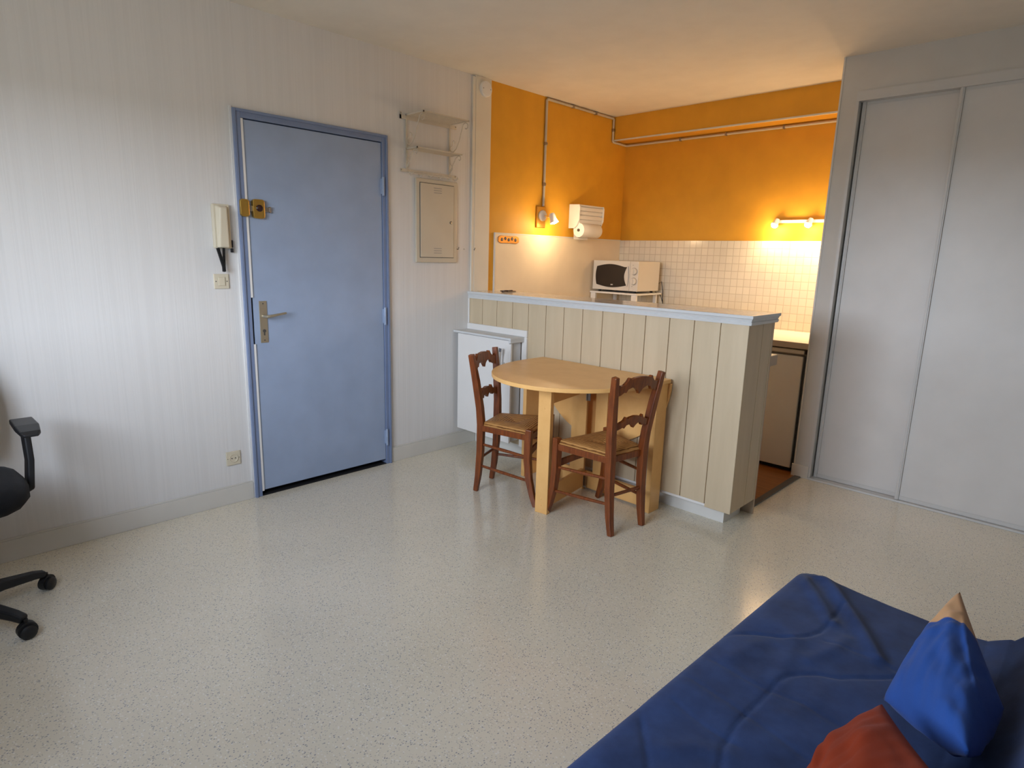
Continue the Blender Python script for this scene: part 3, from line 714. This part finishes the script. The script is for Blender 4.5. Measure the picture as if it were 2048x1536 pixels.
# ------------------------------------------------------------------ rush-seated chairs (built at the origin, facing +x)
def make_chair(label):
    r = thing('dining_chair', label, 'chair', group='rush-seated wooden chairs')
    W = M['cherry']
    def P(n, mb, mt=W, **k): return mb.build(n, mt, r, **k)
    for s in (-1, 1):
        pts = [(-.205, s * .118, 0), (-.190, s * .119, .10), (-.178, s * .120, .25), (-.175, s * .121, .42), (-.180, s * .130, .52), (-.198, s * .150, .68), (-.222, s * .170, .840)]
        sec = [(.028, .028), (.034, .034), (.038, .039), (.040, .042), (.038, .040), (.036, .038), (.028, .032)]
        P('back_post', MB().rectbar(pts, sec, ref=(0, 1, 0)), bevel=.004)
        pts = [(.208, s * .200, 0), (.188, s * .199, .06), (.162, s * .196, .16), (.150, s * .194, .27), (.150, s * .192, .38), (.154, s * .191, .448)]
        sec = [(.026, .027), (.031, .032), (.036, .037), (.039, .040), (.039, .040), (.036, .036)]
        P('leg', MB().rectbar(pts, sec, ref=(0, 1, 0)), bevel=.004)
    def at(z): # post centre x, half spacing
        k = [(.42, -.175, .121), (.52, -.180, .130), (.68, -.198, .150), (.840, -.222, .170)]
        for (a, xa, wa), (b, xb, wb) in zip(k, k[1:]):
            if z <= b: q = (z - a) / (b - a); return xa + q * (xb - xa), wa + q * (wb - wa)
        return k[-1][1], k[-1][2]
    def rail(zc, up, dn, name):
        hw = at(zc)[1] - .008
        pu = [(s_ * hw, z) for s_, z in up]; pdn = [(s_ * hw, z) for s_, z in dn]
        poly = [(-a, b) for a, b in pu[::-1] if a > 0] + pu + pdn[::-1] + [(-a, b) for a, b in pdn if a > 0]
        m = MB(); n = len(poly)
        # build as vertical strips for clean shading
        def interp(L, s_):
            s_ = abs(s_)
            for (a, za), (b, zb) in zip(L, L[1:]):
                if s_ <= b: q = (s_ - a) / (b - a) if b > a else 0; return za + q * (zb - za)
            return L[-1][1]
        xs_ = sorted({round(x * sg, 4) for x in [i / 24 for i in range(25)] + [a for a, _ in up] + [a for a, _ in dn] for sg in (-1, 1)})
        prev = None
        for s_ in xs_:
            zt, zb = zc + interp(up, s_), zc + interp(dn, s_)
            xb_ = -.012 * (1 - s_ * s_)
            ring = [m.bm.verts.new(V(p)) for p in ((at(zb)[0] + xb_ - .009, s_ * hw, zb), (at(zb)[0] + xb_ + .009, s_ * hw, zb), (at(zt)[0] + xb_ + .009, s_ * hw, zt), (at(zt)[0] + xb_ - .009, s_ * hw, zt))]
            if prev:
                for j in range(4): m._f([prev[j], prev[(j + 1) % 4], ring[(j + 1) % 4], ring[j]])
            else: m._f(ring[::-1])
            prev = ring
        m._f(prev)
        return P(name, m, bevel=.002, smooth=True)
    rail(.785, [(0, .048), (.30, .044), (.44, .036), (.50, .046), (.54, .044), (.60, .028), (.72, .010), (.86, .008), (1, .020)],
         [(0, -.042), (.10, -.022), (.2, -.012), (.35, -.004), (.52, -.012), (.60, -.030), (.66, -.024), (.8, -.040), (1, -.046)], 'crest_rail')
    rail(.595, [(0, .030), (.25, .026), (.38, .018), (.46, .030), (.54, .012), (.75, .000), (1, .004)],
         [(0, -.034), (.10, -.020), (.24, -.010), (.40, -.014), (.50, -.030), (.58, -.024), (.8, -.034), (1, -.040)], 'middle_rail')
    # seat
    C_ = [V((-.172, -.134, .432)), V((.160, -.203, .432)), V((.160, .203, .432)), V((-.172, .134, .432))]
    m = MB(); uvl = m.bm.loops.layers.uv.new('UVMap'); n = 10
    q = V((.0, 0, .424))
    for i in range(4):
        a, b = C_[i], C_[(i + 1) % 4]
        ed = (b - a).normalized(); rows = []
        for k in range(n + 1):
            f = k / n; row = []
            for j in range(n + 1):
                e_ = a.lerp(b, j / n); p = e_.lerp(q, f) if True else e_
                p = V(p); p.z = .430 + .016 * math.sin(math.pi * min(1, (f + .05) * .9)) * (1 if f < .6 else .9) - .010 * f * f
                if f == 0: p.z = .414
                row.append(p)
            rows.append(row)
        vs = [[m.bm.verts.new(p) for p in r_] for r_ in rows]
        nr = V((0, 0, 1)).cross(ed)
        for k in range(n):
            for j in range(n):
                f_ = m._f([vs[k][j], vs[k][j + 1], vs[k + 1][j + 1], vs[k + 1][j]])
                if f_:
                    for lo in f_.loops: lo[uvl].uv = (lo.vert.co.dot(ed), lo.vert.co.dot(nr))
    bottom = [m.bm.verts.new(c - V((0, 0, .026))) for c in C_]
    m._f(bottom[::-1])
    bmesh.ops.remove_doubles(m.bm, verts=m.bm.verts, dist=.0004)
    P('seat', m, M['rush'], smooth='all')
    m = MB()
    for i, (a, b) in enumerate(zip(C_, C_[1:] + C_[:1])):
        mid = (a + b) / 2; o = V((mid.x, mid.y, 0)).normalized() * .004
        m.rectbar([a + V((0, 0, -.031)) - o * 1.2, b + V((0, 0, -.031)) - o * 1.2], [(.034, .022)] * 2, ref=(0, 0, 1))
    P('seat_frame', m, bevel=.003)
    def lerp2(z, front, s):
        if front: 
            k = [(0, .208, .200), (.06, .188, .199), (.16, .162, .196), (.27, .150, .194), (.38, .150, .192)]
        else: k = [(0, -.205, .118), (.10, -.190, .119), (.25, -.178, .120), (.42, -.175, .121)]
        for (a, xa, wa), (b, xb, wb) in zip(k, k[1:]):
            if z <= b: q_ = (z - a) / (b - a); return V((xa + q_ * (xb - xa), s * (wa + q_ * (wb - wa)), z))
        return V((k[-1][1], s * k[-1][2], z))
    for s in (-1, 1):
        for zf, zr in ((.285, .30), (.145, .165)): P('stretcher', MB().tube([lerp2(zf, 1, s), (lerp2(zf, 1, s) + lerp2(zr, 0, s)) / 2, lerp2(zr, 0, s)], [.0075, .0095, .0075], 10), smooth=True)
    P('stretcher', MB().tube([lerp2(.21, 0, -1), lerp2(.21, 0, 1)], .009, 10), smooth=True)
    m = MB(); pa, pb = lerp2(.30, 1, -1), lerp2(.30, 1, 1)
    m.rectbar([pa.lerp(pb, k / 8) + V((0, 0, .018 * math.sin(math.pi * k / 8))) for k in range(9)], [(.030 + .010 * abs(math.cos(math.pi * k / 8)), .014) for k in range(9)], ref=(0, 0, 1))
    P('front_stretcher', m, bevel=.003)
    return r
ch = make_chair('dark wooden chair with woven rush seat between the table and the white cabinet')
ch.location = (.915, 1.199, 0); ch.rotation_euler = (0, 0, math.radians(22.4))
def copy_thing(o, loc, rz, label):
    r = o.copy(); COL.objects.link(r); r.location = loc; r.rotation_euler = (0, 0, rz); r['label'] = label
    for c in list(o.children):
        k = c.copy(); COL.objects.link(k); k.parent = r
    return r
copy_thing(ch, (1.512, 1.250, 0), math.radians(171.5), 'dark wooden chair with woven rush seat, the nearer one, at the right of the table')

# ------------------------------------------------------------------ office chair at the left edge
oc = thing('office_chair', 'black swivel office chair partly in view at the left edge', 'office chair', (.49, -1.335, 0), 0)
OC = V((.49, -1.335, 0))
a0 = math.atan2(-1.041 + 1.335, .397 - .49)
bs = part('base_hub', MB().lathe([(0, .06), (.045, .06), (.05, .075), (.045, .11), (.03, .12), (.03, .19), (.02, .2), (.02, .37), (0, .37)], OC, 'z', 20), M['blackm'], oc, smooth=True)
for k in range(5):
    a = a0 - 2 * math.pi * k / 5; d_ = V((math.cos(a), math.sin(a), 0)); n_ = V((-d_.y, d_.x, 0))
    lg = part('base_leg', MB().rectbar([OC + d_ * .03 + V((0, 0, .095)), OC + d_ * .16 + V((0, 0, .095)), OC + d_ * .265 + V((0, 0, .082)), OC + d_ * .305 + V((0, 0, .072))], [(.05, .05), (.04, .042), (.032, .036), (.026, .034)], ref=(0, 0, 1)), M['blackm'], oc, bevel=.008)
    c = OC + d_ * .31 + V((0, 0, .026)); m = MB()
    tw = Matrix.Rotation(.7 * k + .4, 3, 'Z'); ax = tw @ n_
    for s in (-1, 1): m.lathe([(0, .003 * s), (.022, .003 * s), (.026, .008 * s), (.026, .020 * s), (.018, .026 * s), (0, .027 * s)], c, ax, 18)
    m.lathe([(0, .0), (.007, .0), (.007, .035), (0, .035)], c + V((0, 0, .012)), 'z', 10)
    m.lathe([(0, -.012), (.031, -.012), (.031, .012), (0, .012)], c + V((0, 0, .006)), ax, 18)
    part('caster', m, M['blackp'], oc, smooth=True)
def cushion(cx_, cy_, z0_, z1_, hx, hy, pw=3.2):
    m = MB(); n = 28; rows = []
    lv = [(0.0, .80), (.12, .93), (.35, 1.0), (.62, 1.0), (.85, .94), (.96, .84), (1.0, .6), (1.0, .3)]
    for t_, s_ in lv:
        ring = []
        for k in range(n):
            a = 2 * math.pi * k / n; ca, sa = math.cos(a), math.sin(a)
            r_ = (abs(ca) ** pw + abs(sa) ** pw) ** (-1 / pw)
            ring.append(m.bm.verts.new(V((cx_ + hx * s_ * r_ * ca, cy_ + hy * s_ * r_ * sa, z0_ + (z1_ - z0_) * t_ + (.006 * (1 - s_) if t_ == 1 else 0)))))
        rows.append(ring)
    for a, b in zip(rows, rows[1:]):
        for j in range(n): m._f([a[j], a[(j + 1) % n], b[(j + 1) % n], b[j]])
    m._f(rows[0][::-1]); m._f(rows[-1]); return m
part('seat', cushion(.49, -1.325, .445, .545, .25, .255), M['blackcloth'], oc, smooth='all')
part('seat_plate', B(.36, .62, -1.45, -1.2, .39, .448), M['blackm'], oc, bevel=.01)
for s in (1, -1):
    yb = -1.325 + s * .285
    m = MB(); m.rectbar([(.41, -1.325 + s * .12, .43), (.405, yb - s * .05, .432), (.40, yb - s * .012, .45), (.39, yb, .56), (.372, yb, .665), (.37, yb, .69)], [(.05, .012), (.055, .016), (.055, .024), (.050, .024), (.052, .024), (.06, .03)], ref=(1, 0, 0))
    ar = part('armrest', m, M['blackm'], oc, bevel=.006)
    m = MB()
    m.rectbar([(.215, yb, .668), (.245, yb, .688), (.31, yb, .702), (.44, yb, .702), (.505, yb, .694), (.525, yb, .686)], [(.05, .010), (.062, .016), (.075, .022), (.078, .024), (.065, .018), (.045, .010)], ref=(0, 1, 0))
    sub('arm_pad', m, M['blackp'], ar, bevel=.008)
m = MB(); m.rectbar([(.40, -1.325, .40), (.20, -1.325, .40), (.17, -1.325, .45), (.165, -1.325, .62)], [(.06, .012)] * 4, ref=(0, 1, 0)); part('back_bar', m, M['blackm'], oc, bevel=.003)
m = MB(); m.rectbar([(.20, -1.325, .55), (.185, -1.325, .66), (.165, -1.325, .80), (.15, -1.325, .95)], [(.36, .04), (.42, .06), (.42, .06), (.34, .04)], ref=(0, 1, 0)); part('backrest', m, M['blackcloth'], oc, bevel=.02)

# ------------------------------------------------------------------ sofa bed with quilted blue cover
seams = [[(2.735, -.29), (2.784, -.35), (2.857, -.438), (2.89, -.52)],
         [(2.735, .05), (2.78, .112), (2.82, .152), (2.871, .184), (2.905, .212), (2.925, .25), (2.938, .29), (2.942, .334), (2.939, .475)],
         [(2.975, -.40), (2.957, -.334), (2.939, -.288), (2.929, -.199), (2.936, -.07), (2.94, .008), (2.948, .042), (2.965, .068), (2.995, .098), (3.038, .124), (3.08, .17), (3.127, .218), (3.2, .30)],
         [(2.857, -.9), (2.90, -.75), (3.0, -.62), (3.12, -.58)]]
faint = [[(2.741, -.134), (2.867, -.153), (2.942, -.164), (3.068, -.192)], [(2.76, -.031), (2.893, -.053), (3.002, -.036), (3.111, -.051)], [(2.79, -.235), (2.88, -.26), (2.96, -.262)],
         [(2.96, .25), (3.05, .26), (3.14, .25)]]
folds = [([(2.765, .585), (2.80, .55), (2.837, .506), (2.875, .455), (2.912, .408), (2.943, .36)], .016, .017), ([(2.803, .627), (2.84, .60), (2.875, .568), (2.92, .51), (2.966, .448), (3.01, .385), (3.044, .328), (3.085, .265)], .020, .016),
         ([(2.935, .0), (2.925, .08), (2.918, .143), (2.905, .20)], .008, .02), ([(2.82, .0), (2.83, .08), (2.86, .15)], .006, .02), ([(2.96, .14), (2.99, .22), (3.0, .30)], .008, .018), ([(2.86, -.38), (2.90, -.33), (2.95, -.30)], .007, .02), ([(3.00, -.10), (3.02, .0), (3.03, .09)], .004, .02)]
def dist(p, L):
    best = 9; 
    for (ax_, ay), (bx, by) in zip(L, L[1:]):
        dx, dy = bx - ax_, by - ay; t_ = max(0, min(1, ((p[0] - ax_) * dx + (p[1] - ay) * dy) / (dx * dx + dy * dy)))
        e_ = math.hypot(p[0] - ax_ - t_ * dx, p[1] - ay - t_ * dy)
        if e_ < best: best = e_; tt = t_
    return best
def relief(x, y):
    h = .005 * noise.noise((x * 5, y * 5, 1)) + .0025 * noise.noise((x * 16, y * 11, 4))
    if 2.70 < x < 3.32 and -1.2 < y < .66:
        for L in seams: d2 = dist((x, y), L); h -= .0045 * math.exp(-(d2 / .005) ** 2) - .0015 * min(1, d2 / .04)
        for L in faint: h -= .002 * math.exp(-(dist((x, y), L) / .005) ** 2)
        for L, k, s_ in folds:
            h += .62 * k * math.exp(-(dist((x, y), L) / (s_ * 1.15)) ** 2)
        h *= max(.12, min(1, (x - 2.765 + .033 * (.6 - y) / 1.17) / .05))
    return h
XF = 2.765
prof = []   # (x, z, nx, nz) across the sofa
def arc(cx_, cz_, r_, a0_, a1_, n):
    for i in range(n + 1):
        a = math.radians(a0_ + (a1_ - a0_) * i / n); yield (cx_ + r_ * math.cos(a), cz_ + r_ * math.sin(a))
raw = [(XF - .015, .03), (XF - .008, .2), (XF - .002, .36)] + list(arc(XF + .028, .39, .03, 170, 90, 6)) + [(2.9, .422), (3.1, .420), (3.22, .420), (3.27, .425), (3.32, .455), (3.365, .51), (3.41, .60), (3.46, .74), (3.50, .85)] + list(arc(3.56, .86, .06, 175, 10, 6)) + [(3.64, .7), (3.66, .4), (3.66, .03)]
# resample
pr = [raw[0]]
for a, b in zip(raw, raw[1:]):
    L_ = math.hypot(b[0] - a[0], b[1] - a[1]); st_ = .0055 if 2.74 < b[0] < 3.36 and b[1] > .3 else .04
    k = max(1, int(L_ / st_))
    for i in range(1, k + 1): pr.append((a[0] + (b[0] - a[0]) * i / k, a[1] + (b[1] - a[1]) * i / k))
vl = []; Y0, Y1 = -1.25, .625
def ends():
    for i in range(5): yield (Y0 - .02, 1 - i / 5. if False else i / 5.)
ylist = [('n', i / 6) for i in range(6)]
y = Y0
while y < Y1 - .03: ylist.append(('t', y)); y += .03 if y < -.62 else .006
for i in range(7): ylist.append(('r', i / 6))
for i in range(1, 6): ylist.append(('f', 1 - i / 5))
m = MB(); rows = []
n_p = len(pr)
for kind, val in ylist:
    row = []
    for i, (x, z) in enumerate(pr):
        a = pr[max(0, i - 1)]; b = pr[min(n_p - 1, i + 1)]; tx, tz = b[0] - a[0], b[1] - a[1]; l_ = math.hypot(tx, tz) or 1
        nx, nz = -tz / l_, tx / l_
        if kind == 't': yy, zs = val, 1
        elif kind == 'n': yy, zs = Y0 - .015, max(.06, val)
        elif kind == 'r':
            q = val * math.pi / 2; yy = Y1 - .03 + .03 * math.sin(q); zs = 1 - (.03 * (1 - math.cos(q))) / max(z, .1)
        else: yy = Y1 + .012 * (1 - val); zs = max(.06, val * .93)
        # corner rounding in plan: front far corner sags in
        xx = x; e_ = max(0, yy - (Y1 - .10)) / .10; c_ = max(0, (XF + .10) - x) / .10
        sh = .007 * min(1, e_) ** 2
        if x < XF + .1: xx = x + sh * min(1, c_)
        if yy > Y1 - .10 and x > XF + .08: yy -= .035 * min(1, (x - XF - .08) / .30) * e_
        if x < XF + .2: xx -= .033 * (.6 - yy) / 1.17 * min(1, (XF + .2 - x) / .2)
        h = relief(xx, yy) if z > .38 else .010 * noise.noise((xx * 4, yy * 7, z * 5))
        k_ = 1 if kind in 't' else (.5 if kind == 'r' else .3)
        row.append(m.bm.verts.new(V((xx + nx * h * k_, yy, z * zs + nz * h * k_))))
    rows.append(row)
for a, b in zip(rows, rows[1:]):
    for j in range(n_p - 1): m._f([a[j], b[j], b[j + 1], a[j + 1]])
sf = thing('sofa_bed', 'sofa bed under a dark blue quilted cover at the lower right', 'sofa', (3.2, -.3, 0))
part('quilted_cover', m, M['sofa'], sf, smooth='all')
part('mattress', B(XF + .04, 3.25, Y0 + .02, Y1 - .05, .18, .39), M['white'], sf)
part('frame', B(XF + .04, 3.60, Y0 + .03, Y1 - .06, .10, .18), M['blackm'], sf)
for x in (XF + .1, 3.52):
    for y in (Y0 + .1, Y1 - .15): part('leg', B(x, x + .04, y, y + .04, 0, .10), M['blackm'], sf)

# cushions
def pillow(name, A, Bc, Cc, D, th, mat, label, seed, wr=.010, flip=False, tip=None):
    """corners A(0,0) B(1,0) C(1,1) D(0,1)"""
    A, Bc, Cc, D = map(V, (A, Bc, Cc, D)); n = 40; m = MB(); uvl = m.bm.loops.layers.uv.new('UVMap')
    nr = ((Bc - A).cross(D - A)).normalized(); cen = (A + Bc + Cc + D) / 4
    up_ = 1 if nr.z > 0 else -1
    def pos(u, v_, s_):
        p = A.lerp(Bc, u).lerp(D.lerp(Cc, u), v_)
        su, sv = 2 * u - 1, 2 * v_ - 1
        pin = .035 * ((1 - su * su) * abs(sv) ** 3 + (1 - sv * sv) * abs(su) ** 3)
        p = p.lerp(cen, pin)
        t_ = th * (max(0, 1 - su * su) ** .45) * (max(0, 1 - sv * sv) ** .45)
        w_ = noise.noise((u * 5 + seed, v_ * 5, s_)) * wr + noise.noise((u * 13, v_ * 3 + seed, s_)) * wr * .5
        ed = min(1, 4 * min(u, 1 - u, v_, 1 - v_) * 2)
        w_ += -.006 * math.exp(-((su + sv * .8 - .55) / .10) ** 2) * ed - .006 * math.exp(-((su * .6 - sv + .7) / .08) ** 2) * ed
        return p + nr * (s_ * t_ * (1 if s_ == up_ else 1.15) + w_ * ed)
    for s_ in (1, -1):
        g = [[m.bm.verts.new(pos(i / n, j / n, s_)) for i in range(n + 1)] for j in range(n + 1)]
        for j in range(n):
            for i in range(n):
                f = m._f([g[j][i], g[j][i + 1], g[j + 1][i + 1], g[j + 1][i]])
                if f:
                    for lo, (du, dv) in zip(f.loops, ((0, 0), (1, 0), (1, 1), (0, 1))): lo[uvl].uv = ((i + du) / n, (j + dv) / n)
    bmesh.ops.remove_doubles(m.bm, verts=m.bm.verts, dist=.0003)
    return top(name, m, mat, label, 'cushion', smooth='all')
pillow('cushion', (3.309, -.150, .57), (3.135, .085, .445), (3.207, .385, .622), (3.338, .115, .525), .070, M['bluep'], 'bright blue cushion with a tan corner leaning on the sofa bed back', 2.0)
pillow('cushion', (3.163, -.085, .545), (3.315, -.37, .64), (3.22, -.68, .60), (3.105, -.36, .47), .060, M['orange'], 'rust orange cushion in the foreground on the sofa bed', 7.0)
